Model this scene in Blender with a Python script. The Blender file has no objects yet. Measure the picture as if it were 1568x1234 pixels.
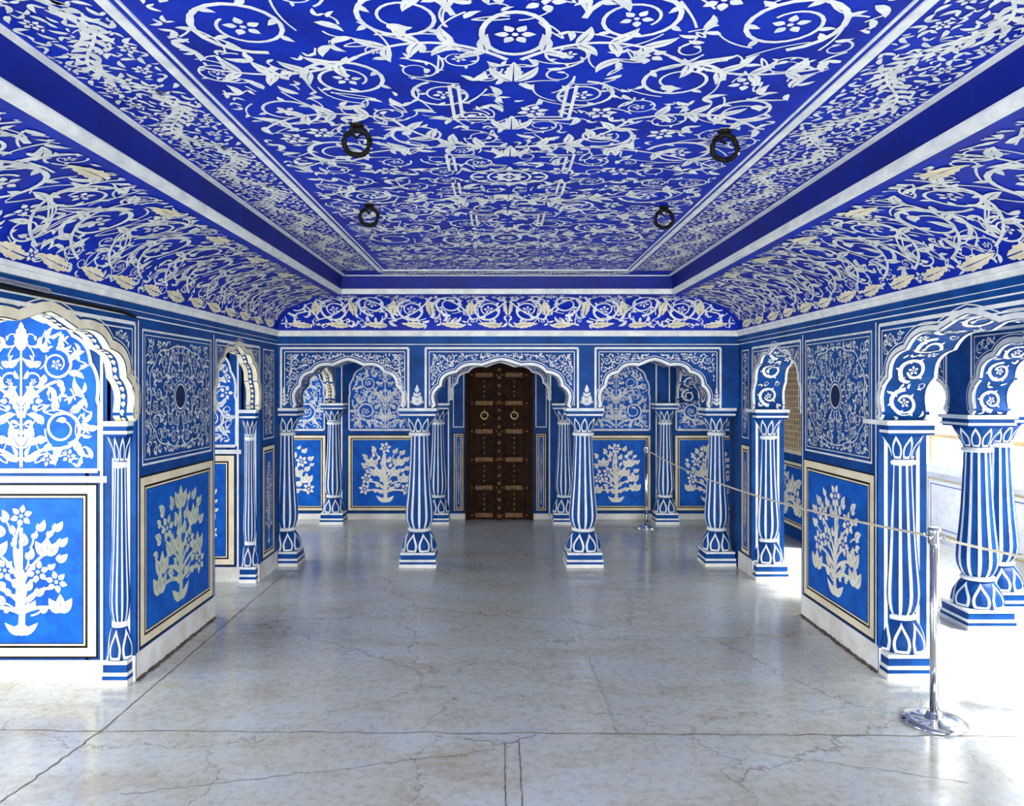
import bpy, math, random
from mathutils import Vector
pi=math.pi
sc=bpy.context.scene
try:
    sc.view_settings.view_transform='Standard'
    sc.view_settings.look='None'
except Exception as e: print(e)

# ------------------------------------------------------------ materials
MATS={}
def paint(key,c1,c2,scale=5.0,rough=.5,bump=.04,spec=.18,metal=0.0):
    m=bpy.data.materials.new(key); m.use_nodes=True
    nt=m.node_tree; b=nt.nodes['Principled BSDF']
    tc=nt.nodes.new('ShaderNodeTexCoord')
    n=nt.nodes.new('ShaderNodeTexNoise'); n.inputs['Scale'].default_value=scale
    n.inputs['Detail'].default_value=8; n.inputs['Roughness'].default_value=.65
    nt.links.new(tc.outputs['Object'],n.inputs['Vector'])
    r=nt.nodes.new('ShaderNodeValToRGB')
    r.color_ramp.elements[0].position=.35; r.color_ramp.elements[0].color=(*c2,1)
    r.color_ramp.elements[1].position=.6; r.color_ramp.elements[1].color=(*c1,1)
    nt.links.new(n.outputs['Fac'],r.inputs['Fac'])
    nt.links.new(r.outputs['Color'],b.inputs['Base Color'])
    b.inputs['Roughness'].default_value=rough
    b.inputs['Metallic'].default_value=metal
    b.inputs['Specular IOR Level'].default_value=spec
    if bump>0:
        n2=nt.nodes.new('ShaderNodeTexNoise'); n2.inputs['Scale'].default_value=40
        n2.inputs['Detail'].default_value=4
        nt.links.new(tc.outputs['Object'],n2.inputs['Vector'])
        bp=nt.nodes.new('ShaderNodeBump'); bp.inputs['Strength'].default_value=bump
        bp.inputs['Distance'].default_value=.01
        nt.links.new(n2.outputs['Fac'],bp.inputs['Height'])
        nt.links.new(bp.outputs['Normal'],b.inputs['Normal'])
    MATS[key]=m
    return m
paint('ceil_blue',(.0010,.026,.44),(.0008,.014,.28))
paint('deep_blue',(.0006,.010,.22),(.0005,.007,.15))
paint('wall_blue',(.0025,.066,.28),(.0018,.034,.16),spec=.14)
paint('field_blue',(.003,.115,.52),(.0025,.065,.36),scale=9,spec=.14)
paint('dark_blue',(.002,.018,.08),(.002,.010,.05))
paint('white',(.82,.84,.80),(.60,.64,.65),scale=9)
paint('offwhite',(.77,.80,.75),(.52,.56,.56),scale=11)
paint('cream',(.82,.77,.57),(.64,.58,.40),scale=9)
paint('tree_white',(.84,.82,.70),(.68,.65,.50),scale=12)
paint('frame_cream',(.84,.75,.53),(.70,.60,.40),scale=6)
paint('tree_green',(.60,.64,.48),(.40,.47,.36),scale=14)
paint('black',(.010,.010,.012),(.005,.005,.006),bump=0,spec=.1)
paint('plaster',(.84,.83,.78),(.62,.58,.49),scale=3)
paint('wood',(.030,.0125,.006),(.010,.0045,.0025),scale=18,rough=.65,bump=.25,spec=.06)
paint('brass',(.20,.11,.05),(.08,.040,.018),scale=22,rough=.6,metal=.3,spec=.15)
paint('iron',(.008,.007,.006),(.004,.0035,.003),scale=30,rough=.6,bump=.3,spec=.1)
paint('gold',(.62,.46,.20),(.48,.34,.14),rough=.5)
paint('chrome',(.75,.76,.78),(.60,.61,.63),rough=.12,metal=1.0,bump=0,spec=.5)
paint('rope',(.72,.66,.52),(.48,.43,.32),scale=60,rough=.7)
paint('jali',(.13,.09,.055),(.07,.05,.03),scale=20,rough=.6)
paint('jali_bar',(.66,.50,.32),(.48,.35,.21),scale=20,rough=.6)  # bars lightened to stand in for daylight through the lattice; wall behind is solid
paint('grime',(.17,.14,.10),(.08,.065,.05),scale=12)

def floor_material():
    m=bpy.data.materials.new('polished_cement'); m.use_nodes=True
    nt=m.node_tree; N=nt.nodes; L=nt.links; b=N['Principled BSDF']
    tc=N.new('ShaderNodeTexCoord')
    def noise(s,d=8,r=.6,vec=None):
        n=N.new('ShaderNodeTexNoise'); n.inputs['Scale'].default_value=s
        n.inputs['Detail'].default_value=d; n.inputs['Roughness'].default_value=r
        L.new(vec or tc.outputs['Object'],n.inputs['Vector']); return n
    mp=N.new('ShaderNodeMapping'); mp.inputs['Scale'].default_value=(1,1.8,1)
    L.new(tc.outputs['Object'],mp.inputs['Vector'])
    n1=noise(1.5,14,.74,mp.outputs['Vector'])
    r1=N.new('ShaderNodeValToRGB'); e=r1.color_ramp.elements
    e[0].position=.32; e[0].color=(.37,.335,.25,1)
    e[1].position=.66; e[1].color=(.47,.53,.56,1)
    k=e.new(.49); k.color=(.47,.475,.435,1)
    L.new(n1.outputs['Fac'],r1.inputs['Fac'])
    n2=noise(24,8,.75)
    r2=N.new('ShaderNodeValToRGB'); r2.color_ramp.elements[0].position=.30; r2.color_ramp.elements[0].color=(.60,.56,.50,1)
    r2.color_ramp.elements[1].position=.52; r2.color_ramp.elements[1].color=(1,1,1,1)
    L.new(n2.outputs['Fac'],r2.inputs['Fac'])
    mx=N.new('ShaderNodeMix'); mx.data_type='RGBA'; mx.blend_type='MULTIPLY'; mx.inputs['Factor'].default_value=.75
    L.new(r1.outputs['Color'],mx.inputs[6]); L.new(r2.outputs['Color'],mx.inputs[7])
    dn=noise(3.0,6,.65)
    add=N.new('ShaderNodeVectorMath'); add.operation='MULTIPLY_ADD'
    add.inputs[1].default_value=(.5,.5,0)
    L.new(dn.outputs['Color'],add.inputs[0]); L.new(tc.outputs['Object'],add.inputs[2])
    v=N.new('ShaderNodeTexVoronoi'); v.feature='DISTANCE_TO_EDGE'; v.inputs['Scale'].default_value=.7
    L.new(add.outputs[0],v.inputs['Vector'])
    rc=N.new('ShaderNodeValToRGB'); rc.color_ramp.elements[0].position=.0; rc.color_ramp.elements[0].color=(.38,.34,.28,1)
    rc.color_ramp.elements[1].position=.0032; rc.color_ramp.elements[1].color=(1,1,1,1)
    L.new(v.outputs['Distance'],rc.inputs['Fac'])
    m2=N.new('ShaderNodeMix'); m2.data_type='RGBA'; m2.blend_type='MULTIPLY'; m2.inputs['Factor'].default_value=.7
    L.new(mx.outputs[2],m2.inputs[6]); L.new(rc.outputs['Color'],m2.inputs[7])
    L.new(m2.outputs[2],b.inputs['Base Color'])
    mr=N.new('ShaderNodeMapRange'); mr.inputs['From Min'].default_value=.35; mr.inputs['From Max'].default_value=.62
    mr.inputs['To Min'].default_value=.26; mr.inputs['To Max'].default_value=.10
    L.new(n1.outputs['Fac'],mr.inputs['Value']); L.new(mr.outputs['Result'],b.inputs['Roughness'])
    b.inputs['Specular IOR Level'].default_value=.85
    n4=noise(5,5,.6)
    bp=N.new('ShaderNodeBump'); bp.inputs['Strength'].default_value=.08; bp.inputs['Distance'].default_value=.02
    L.new(n4.outputs['Fac'],bp.inputs['Height']); L.new(bp.outputs['Normal'],b.inputs['Normal'])
    MATS['floor']=m
floor_material()

# ------------------------------------------------------------ mesh helpers
class Frame:
    def __init__(s,O,U,N):
        s.O=Vector(O); s.U=Vector(U); s.N=Vector(N); s.Z=Vector((0,0,1))
    def p(s,u,z,w=0.0):
        return s.O+s.U*u+s.Z*z+s.N*w
class MB:
    def __init__(s,name):
        s.name=name; s.v=[]; s.f=[]; s.mi=[]; s.mats=[]; s.sm=[]
    def m(s,k):
        if k not in s.mats: s.mats.append(k)
        return s.mats.index(k)
    def face(s,pts,k,smooth=False):
        i=len(s.v); s.v.extend([tuple(p) for p in pts]); s.f.append(tuple(range(i,i+len(pts)))); s.mi.append(s.m(k)); s.sm.append(smooth)
    def hexa(s,c,k):
        i=len(s.v); s.v.extend([tuple(p) for p in c])
        for q in ((0,3,2,1),(4,5,6,7),(0,1,5,4),(1,2,6,5),(2,3,7,6),(3,0,4,7)):
            s.f.append(tuple(i+a for a in q)); s.mi.append(s.m(k)); s.sm.append(False)
    def box(s,x0,x1,y0,y1,z0,z1,k):
        s.hexa([(x0,y0,z0),(x1,y0,z0),(x1,y1,z0),(x0,y1,z0),(x0,y0,z1),(x1,y0,z1),(x1,y1,z1),(x0,y1,z1)],k)
    def fbox(s,F,u0,u1,z0,z1,w0,w1,k):
        s.hexa([F.p(u0,z0,w0),F.p(u1,z0,w0),F.p(u1,z0,w1),F.p(u0,z0,w1),F.p(u0,z1,w0),F.p(u1,z1,w0),F.p(u1,z1,w1),F.p(u0,z1,w1)],k)
    def rect(s,F,u0,u1,z0,z1,w,k):
        s.face([F.p(u0,z0,w),F.p(u1,z0,w),F.p(u1,z1,w),F.p(u0,z1,w)],k)
    def rband(s,F,u0,u1,z0,z1,t,w,k,bottom=True):
        s.rect(F,u0,u0+t,z0,z1,w,k); s.rect(F,u1-t,u1,z0,z1,w,k)
        s.rect(F,u0+t,u1-t,z1-t,z1,w,k)
        if bottom: s.rect(F,u0+t,u1-t,z0,z0+t,w,k)
    def pat(s,P,mapf,k,keep=None):
        base=len(s.v); ki=s.m(k)
        if keep: ok=[keep(u,v) for (u,v,w) in P.v]
        s.v.extend([tuple(mapf(u,v,w)) for (u,v,w) in P.v])
        for f in P.f:
            if keep and not all(ok[i] for i in f): continue
            s.f.append(tuple(base+i for i in f)); s.mi.append(ki); s.sm.append(False)
    def lathe(s,cx,cy,prof,n,kf,rf=None,smooth=False):
        base=len(s.v)
        for j,(r,z) in enumerate(prof):
            for i in range(n):
                a=2*pi*i/n; rr=r*(rf(i,j) if rf else 1)
                s.v.append((cx+rr*math.cos(a),cy+rr*math.sin(a),z))
        for j in range(len(prof)-1):
            for i in range(n):
                a=base+j*n+i; b=base+j*n+(i+1)%n
                s.f.append((a,b,b+n,a+n)); s.mi.append(s.m(kf(i,j))); s.sm.append(smooth)
        s.f.append(tuple(base+i for i in range(n))[::-1]); s.mi.append(s.m(kf(0,0))); s.sm.append(False)
        t=base+(len(prof)-1)*n
        s.f.append(tuple(t+i for i in range(n))); s.mi.append(s.m(kf(0,len(prof)-1))); s.sm.append(False)
    def tube(s,pts,r,k,n=8):
        base=len(s.v); pts=[Vector(p) for p in pts]; m=len(pts)
        for i,p in enumerate(pts):
            d=(pts[min(i+1,m-1)]-pts[max(i-1,0)]).normalized()
            up=Vector((0,0,1)) if abs(d.z)<.9 else Vector((1,0,0))
            a=d.cross(up).normalized(); b=a.cross(d).normalized()
            for j in range(n):
                t=2*pi*j/n; s.v.append(tuple(p+a*(r*math.cos(t))+b*(r*math.sin(t))))
        for i in range(m-1):
            for j in range(n):
                a=base+i*n+j; b=base+i*n+(j+1)%n
                s.f.append((a,b,b+n,a+n)); s.mi.append(s.m(k)); s.sm.append(True)
    def mesh(s):
        me=bpy.data.meshes.new(s.name); me.from_pydata(s.v,[],s.f)
        for k in s.mats: me.materials.append(MATS[k])
        me.polygons.foreach_set('material_index',s.mi)
        me.polygons.foreach_set('use_smooth',s.sm)
        me.update(); return me
    def build(s,loc=(0,0,0),parent=None):
        o=bpy.data.objects.new(s.name,s.mesh()); o.location=loc
        sc.collection.objects.link(o)
        if parent: o.parent=parent
        return o

# ------------------------------------------------------------ 2-D ornament generator
LY=.000012; LN=89
class Pat:
    def __init__(s): s.v=[]; s.f=[]; s.n=0
    def band(s,pts,fa,fb):
        s.n+=1; w=(s.n%LN)*LY; base=len(s.v); m=len(pts)
        for i,(x,y) in enumerate(pts):
            x0,y0=pts[max(i-1,0)]; x1,y1=pts[min(i+1,m-1)]
            dx,dy=x1-x0,y1-y0; l=math.hypot(dx,dy) or 1e-9; nx,ny=-dy/l,dx/l
            t=i/(m-1); a=fa(t); b=fb(t)
            s.v.append((x+nx*a,y+ny*a,w)); s.v.append((x+nx*b,y+ny*b,w))
        for i in range(m-1):
            k=base+2*i; s.f.append((k,k+2,k+3,k+1))
    def strip(s,pts,w0,w1=None):
        if w1 is None: w1=w0
        s.band(pts,lambda t:-(w0+(w1-w0)*t),lambda t:(w0+(w1-w0)*t))
    def poly(s,pts):
        s.n+=1; w=(s.n%LN)*LY; b=len(s.v)
        s.v.extend([(x,y,w) for x,y in pts]); s.f.append(tuple(range(b,b+len(pts))))
    def disc(s,x,y,r,n=8): s.poly([(x+r*math.cos(2*pi*i/n),y+r*math.sin(2*pi*i/n)) for i in range(n)])
    def ring(s,x,y,r,w,n=16,ry=None):
        ry=ry or r
        s.strip([(x+r*math.cos(2*pi*i/n),y+ry*math.sin(2*pi*i/n)) for i in range(n+1)],w)
    def leaf(s,x,y,a,L,W,curl=0,n=6,vein=False,lobes=0):
        pts=[(x,y)]
        for i in range(n):
            aa=a+curl*(i+.5)/n
            x+=L/n*math.cos(aa); y+=L/n*math.sin(aa); pts.append((x,y))
        def w(t):
            q=W*math.sin(pi*min(1,max(0,t))**.75)+W*.04
            if lobes: q*=(.72+.45*abs(math.sin(pi*lobes*t)))
            return q
        if vein:
            g=W*.12
            s.band(pts,lambda t:g*(1-t),lambda t:max(w(t),g*(1-t)))
            s.band(pts,lambda t:-max(w(t),g*(1-t)),lambda t:-g*(1-t))
        else: s.band(pts,lambda t:-w(t),w)
    def flower(s,x,y,r,n=5,a0=0):
        for i in range(n):
            a=a0+2*pi*i/n
            s.leaf(x+.30*r*math.cos(a),y+.30*r*math.sin(a),a,r*.72,r*.25,0,4)
        s.disc(x,y,r*.18,6)
    def bez(s,p0,p1,bow,w0,w1,n=8):
        mx,my=(p0[0]+p1[0])/2,(p0[1]+p1[1])/2; dx,dy=p1[0]-p0[0],p1[1]-p0[1]
        cx,cy=mx-dy*bow,my+dx*bow; pts=[]
        for i in range(n+1):
            t=i/n; pts.append(((1-t)**2*p0[0]+2*t*(1-t)*cx+t*t*p1[0],(1-t)**2*p0[1]+2*t*(1-t)*cy+t*t*p1[1]))
        s.strip(pts,w0,w1); return pts
    def spiral(s,x,y,r,a0,d,rng,turns=1.3,lw=.07,leafy=True,ls=1.0):
        n=int(20*turns); pts=[]
        for i in range(n+1):
            t=i/n; a=a0+d*t*2*pi*turns; rr=r*(.90-.54*t)
            pts.append((x+rr*math.cos(a),y+rr*math.sin(a)))
        s.strip(pts,r*lw,r*lw*.45)
        if rng.random()<.6: s.flower(x,y,r*.30,5,rng.random()*6)
        else:
            s.leaf(pts[-1][0],pts[-1][1],a0+d*2*pi*turns+d*1.4,r*.5,r*.13,d*1.5,6)
        if leafy:
            for i in range(2,n-3,3):
                a=a0+d*i/n*2*pi*turns
                out=1 if (i//3)%2 else -1
                px,py=pts[i]
                if i/n>.55 and out<0: continue
                tang=a+d*pi/2
                s.leaf(px,py,tang-d*out*.75,r*.32*ls,r*.072*ls,d*out*.7*-1,5)
    def acanthus(s,x,y,a,L,W,curl,rng=None):
        s.leaf(x,y,a,L,W,curl,14,True,5)

def motif(P,x,y,r,rng,big,lw=.07):
    if r>=big:
        P.spiral(x,y,r*1.02,rng.random()*2*pi,rng.choice((-1,1)),rng,turns=rng.choice((1.2,1.45)),lw=lw)
    elif r>=big*.55:
        k=rng.random()
        if k<.38: P.flower(x,y,r*1.0,rng.choice((5,6)),rng.random()*6)
        elif k<.68:
            a=rng.random()*2*pi; c=rng.choice((-1,1))
            P.leaf(x-r*math.cos(a),y-r*math.sin(a),a-c*.6,2.2*r,r*.32,c*1.3,8,True)
            P.leaf(x-.6*r*math.cos(a),y-.6*r*math.sin(a),a+c*1.2,1.1*r,r*.19,-c*1.0,5)
        else:
            a=rng.random()*2*pi; c=rng.choice((-1,1))
            P.spiral(x,y,r*1.0,a,c,rng,turns=.9,lw=lw*1.4,leafy=False)
            P.leaf(x+r*.9*math.cos(a),y+r*.9*math.sin(a),a+c*2.2,r*.9,r*.2,-c,5)
    else:
        a=rng.random()*2*pi; c=rng.choice((-1,1))
        P.leaf(x-r*math.cos(a),y-r*math.sin(a),a-c*.5,2.3*r,r*.38,c*1.0,5)
        if rng.random()<.5: P.leaf(x-r*math.cos(a),y-r*math.sin(a),a+c*.7,1.5*r,r*.28,c*1.0,4)

def pack(rng,x0,x1,y0,y1,radii,ok=None,C=None,tight=.93):
    C=list(C or [])
    new=[]
    for r,tries in radii:
        for _ in range(tries):
            x=rng.uniform(x0+r*.9,x1-r*.9); y=rng.uniform(y0+r*.9,y1-r*.9)
            if x1-x0<1.8*r or y1-y0<1.8*r: break
            good=True
            for (a,b,c) in C:
                dx=x-a; dy=y-b; q=(r+c)*tight
                if dx*dx+dy*dy<q*q: good=False; break
            if not good: continue
            if ok and not ok(x,y,r): continue
            C.append((x,y,r)); new.append((x,y,r))
    return C,new
def links(P,C,rng,lw):
    for i,(x,y,r) in enumerate(C):
        if r<lw*6: continue
        ds=sorted((math.hypot(x-a,y-b)-c-r,j) for j,(a,b,c) in enumerate(C) if j!=i)[:2]
        for d,j in ds:
            if d>r*1.2: continue
            a,b,c=C[j]; th=math.atan2(b-y,a-x)+.9
            P.bez((x+r*.85*math.cos(th),y+r*.85*math.sin(th)),(a-c*.8*math.cos(th),b-c*.8*math.sin(th)),rng.uniform(-.4,.4),lw,lw*.7,6)
def fill(P,rng,x0,x1,y0,y1,radii,big,ok=None,seeds=None,lw=.004,tight=.93,link=True,slw=.07):
    C,new=pack(rng,x0,x1,y0,y1,radii,ok,seeds,tight)
    for (x,y,r) in new: motif(P,x,y,r,rng,big,slw)
    if link: links(P,C,rng,lw)
    return C

def tree(P,cx,z0,w,h,rng,dens=1.0):
    lw=w*.022
    P.leaf(cx,z0,pi/2,h*.10,w*.10,0,5)
    for d in (-1,1):
        P.leaf(cx,z0+h*.01,pi/2-d*1.2,w*.2,w*.035,d*.5,5)
    P.strip([(cx,z0+h*.02),(cx+w*.01,z0+h*.2),(cx-w*.008,z0+h*.4),(cx,z0+h*.85)],lw*1.6,lw*.7)
    def ok(x,y,r):
        dx=(x-cx)/(w*.5); dy=(y-(z0+h*.58))/(h*.43)
        return dx*dx+dy*dy<.98
    R=w*.095
    seeds=[]
    for k,(fx,fy) in enumerate(((-.34,.42),(-.25,.7),(0,.93),(-.16,.52),(-.38,.25))):
        for s in ((-1,1) if fx else (1,)):
            x=cx-s*fx*w; y=z0+fy*h+rng.uniform(-.02,.02)*h
            seeds.append((x,y,R))
            st=z0+h*(.08+.38*fy)
            P.bez((cx,st),(x,y-R*.5),s*(.22),lw*.9,lw*.5,10)
            if rng.random()<.5: P.flower(x,y,R*1.15,6,rng.random())
            else:
                for a in (-.9,0,.9): P.leaf(x,y-R*.8,pi/2+a,R*1.9,R*.5,-a*.5,6,True)
    C,new=pack(rng,cx-w*.5,cx+w*.5,z0+h*.15,z0+h,[(w*.06,int(300*dens)),(w*.042,int(500*dens))],ok,seeds,.98)
    for x,y,r in new:
        t=min(.75,max(.08,(y-z0)/h*.62)); a=math.atan2(y-(z0+t*h),x-cx)
        P.leaf(x-r*math.cos(a),y-r*math.sin(a),a-.35,r*2.1,r*.58,.7,6,r>w*.05)
        P.leaf(x-r*math.cos(a),y-r*math.sin(a),a+.9,r*1.3,r*.32,-.7,4)
        if rng.random()<.5: P.bez((x-r*math.cos(a),y-r*math.sin(a)),(x-(r+w*.1)*math.cos(a),y-(r+w*.1)*math.sin(a)),.15,lw*.4,lw*.4,4)

# ------------------------------------------------------------ arch helpers
def arch_pts(ua,ub,zs,za,N=7,n=84,amp=.055):
    c=(ua+ub)/2; a=(ub-ua)/2; h=za-zs; out=[]
    for i in range(n+1):
        t=pi*i/n
        cs=math.cos(t); sn=math.sin(t)
        x=-math.copysign(abs(cs)**.80,cs); z=abs(sn)**.80
        k=1-amp*(1-abs(math.sin(N*t)))
        if i in (0,n): k=1
        zz=z*k+.05*max(0,1-abs(x)*5)
        out.append((c+a*x*k,zs+h*zz/1.05))
    return out
def inpoly(x,y,P):
    r=False; j=len(P)-1
    for i in range(len(P)):
        xi,yi=P[i]; xj,yj=P[j]
        if (yi>y)!=(yj>y) and x<(xj-xi)*(y-yi)/(yj-yi)+xi: r=not r
        j=i
    return r
def arch_piece(mb,F,ua,ub,zs,za,ztop,th,k='wall_blue',ksoff=None,amp=.055):
    pr=arch_pts(ua,ub,zs,za,amp=amp)
    out=pr+[(ub,ztop),(ua,ztop)]
    mb.face([F.p(u,z,0) for u,z in out],k)
    mb.face([F.p(u,z,-th) for u,z in out][::-1],k)
    for i in range(len(pr)-1):
        (a,b),(c,d)=pr[i],pr[i+1]
        mb.face([F.p(a,b,0),F.p(c,d,0),F.p(c,d,-th),F.p(a,b,-th)],ksoff or k)
    return pr
def arch_deco(mb,F,pr,ua,ub,zs,fu0,fu1,ftop,rng,w=.002,rad=(.055,.04,.027,.018,.012),trim=.03,frame=True,kp='white',line=.016,ktrim=None):
    P=Pat()
    P.band(pr,lambda t:.0,lambda t:trim)
    P.band(pr,lambda t:trim+.012,lambda t:trim+.018)
    mb.pat(P,lambda u,v,ww:F.p(u,v,w+.0015+ww),ktrim or kp)
    P=Pat()
    if frame:
        P.strip([(fu0,zs),(fu0,ftop),(fu0+.001,ftop)],line*.6)
        P.strip([(fu1,zs),(fu1,ftop),(fu1+.001,ftop)],line*.6)
        P.strip([(fu0,ftop),(fu1,ftop)],line*.6)
        g=line*2
        P.strip([(fu0+g,ftop-g),(fu1-g,ftop-g)],line*.22)
        P.strip([(fu0+g,zs+.02),(fu0+g,ftop-g)],line*.22); P.strip([(fu1-g,zs+.02),(fu1-g,ftop-g)],line*.22)
        mb.pat(P,lambda u,v,ww:F.p(u,v,w+.0005+ww),kp)
    c=(ua+ub)/2; poly=pr+[(ub,zs-1),(ua,zs-1)]; sub=pr[::2]
    def ok(x,y,r):
        if inpoly(x,y,poly): return False
        q=(r+trim+.02)**2
        for a,b in sub:
            if (x-a)**2+(y-b)**2<q: return False
        return True
    m=line*2.6
    for s in (0,1):
        rr=random.Random(rng)
        Q=Pat()
        fill(Q,rr,fu0+m,c-.01,zs+.03,ftop-m,[(rad[0],200),(rad[1],300),(rad[2],600),(rad[3],900),(rad[4],900)],rad[1]*.9,ok,lw=.0035)
        if s==0: mb.pat(Q,lambda u,v,ww:F.p(u,v,w+ww),kp)
        else:
            k=(fu1-c)/(c-fu0)
            mb.pat(Q,lambda u,v,ww:F.p(c+(c-u)*k,v,w+ww),kp)
def soffit_deco(mb,F,pr,th,seed,k='white'):
    S=[0]
    for i in range(1,len(pr)): S.append(S[-1]+math.hypot(pr[i][0]-pr[i-1][0],pr[i][1]-pr[i-1][1]))
    L=S[-1]
    def mp(u,v,w):
        u=min(max(u,0),L)
        lo,hi=0,len(S)-1
        while hi-lo>1:
            md=(lo+hi)//2
            if S[md]<=u: lo=md
            else: hi=md
        t=(u-S[lo])/(S[hi]-S[lo]+1e-9)
        a=pr[lo][0]+(pr[hi][0]-pr[lo][0])*t; b=pr[lo][1]+(pr[hi][1]-pr[lo][1])*t
        dx=pr[hi][0]-pr[lo][0]; dz=pr[hi][1]-pr[lo][1]; l=math.hypot(dx,dz)+1e-9
        o=.004+w
        return F.p(a+dz/l*o,b-dx/l*o,-v)
    P=Pat(); rng=random.Random(seed)
    n=60
    ed=.010 if th>.15 else .018
    for v in (ed,th-ed): P.strip([(L*i/n,v) for i in range(n+1)],ed)
    if th<.15:
        for i in range(int(L/.045)):
            P.leaf(.02+i*.045,th*.5,.5,.035,.012,-1,4)
        mb.pat(P,mp,k); return
    k2=max(3,int(L/(th*.8))); p=L/k2; seeds=[]
    for i in range(k2):
        r=th*.34; P.spiral((i+.5)*p,th/2,r,pi if i%2 else 0,1 if i%2 else -1,rng,1.2,lw=.15); seeds.append(((i+.5)*p,th/2,r))
    fill(P,rng,0,L,.025,th-.025,[(.03,200),(.02,300)],.05,None,seeds,lw=.005,link=False)
    mb.pat(P,mp,k)
def up_panel(mb,F,u0,u1,z0,z1,seed,w=.002,kp='offwhite'):
    mb.rband(F,u0,u1,z0,z1,.012,w,kp); mb.rband(F,u0+.03,u1-.03,z0+.03,z1-.03,.005,w,kp)
    cu=(u0+u1)/2; cz=(z0+z1)/2; a=(u1-u0)/2-.05; b=(z1-z0)/2-.05
    P=Pat(); rr=random.Random(seed)
    n=96; pts=[]
    for i in range(n+1):
        t=2*pi*i/n; k=1-.06*(1-abs(math.sin(5*t)))
        ct,st=math.cos(t),math.sin(t)
        pts.append((cu+a*.93*k*math.copysign(abs(ct)**.75,ct),cz+b*.93*k*math.copysign(abs(st)**.75,st)))
    P.strip(pts,.004)
    ea,eb=a*.17,b*.23
    for q,wd in ((1,.005),(1.28,.003)):
        P.ring(cu,cz,ea*q,wd,24,eb*q)
    for i in range(18):
        t=2*pi*i/18; P.leaf(cu+ea*1.35*math.cos(t),cz+eb*1.35*math.sin(t),t,.03,.007,0,4)
    mb.pat(P,lambda u,v,ww:F.p(u,v,w+ww),kp)
    sub=pts[::2]
    def ok(x,y,r):
        e=((x-cu)/(ea*1.3+r+.02))**2+((y-cz)/(eb*1.3+r+.02))**2
        if e<1: return False
        for p in sub:
            if (x-p[0])**2+(y-p[1])**2<(r+.006)**2: return False
        return True
    Q=Pat()
    fill(Q,rr,u0+.04,cu,z0+.04,z1-.04,[(.04,160),(.028,400),(.019,900),(.013,900)],.036,ok,lw=.0026,tight=.98)
    mb.pat(Q,lambda u,v,ww:F.p(u,v,w+ww),kp); mb.pat(Q,lambda u,v,ww:F.p(2*cu-u,v,w+ww),kp)
    mb.face([F.p(cu+ea*math.cos(2*pi*i/24),cz+eb*math.sin(2*pi*i/24),w-.0008) for i in range(24)],'dark_blue')
def dado_panel(mb,F,u0,u1,z0,z1,seed,kt='tree_white',w=.002,bw=.045,dens=1.0,field='field_blue'):
    mb.rband(F,u0,u1,z0,z1,.010,w,'black')
    mb.rband(F,u0+.010,u1-.010,z0+.010,z1-.010,bw,w,'frame_cream')
    t=.010+bw
    mb.rband(F,u0+t,u1-t,z0+t,z1-t,.013,w,'black')
    mb.rband(F,u0+t+.013,u1-t-.013,z0+t+.013,z1-t-.013,.009,w,'frame_cream')
    mb.rband(F,u0+t+.022,u1-t-.022,z0+t+.022,z1-t-.022,.005,w,'black')
    t+=.027
    mb.rect(F,u0+t,u1-t,z0+t,z1-t,w,field)
    W=(u1-u0-2*t)*.84; Hh=(z1-z0-2*t)*.88
    P=Pat(); tree(P,(u0+u1)/2,z0+t+.04,W,Hh,random.Random(seed),dens)
    mb.pat(P,lambda u,v,ww:F.p(u,v,w+.0015+ww),kt)
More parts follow.
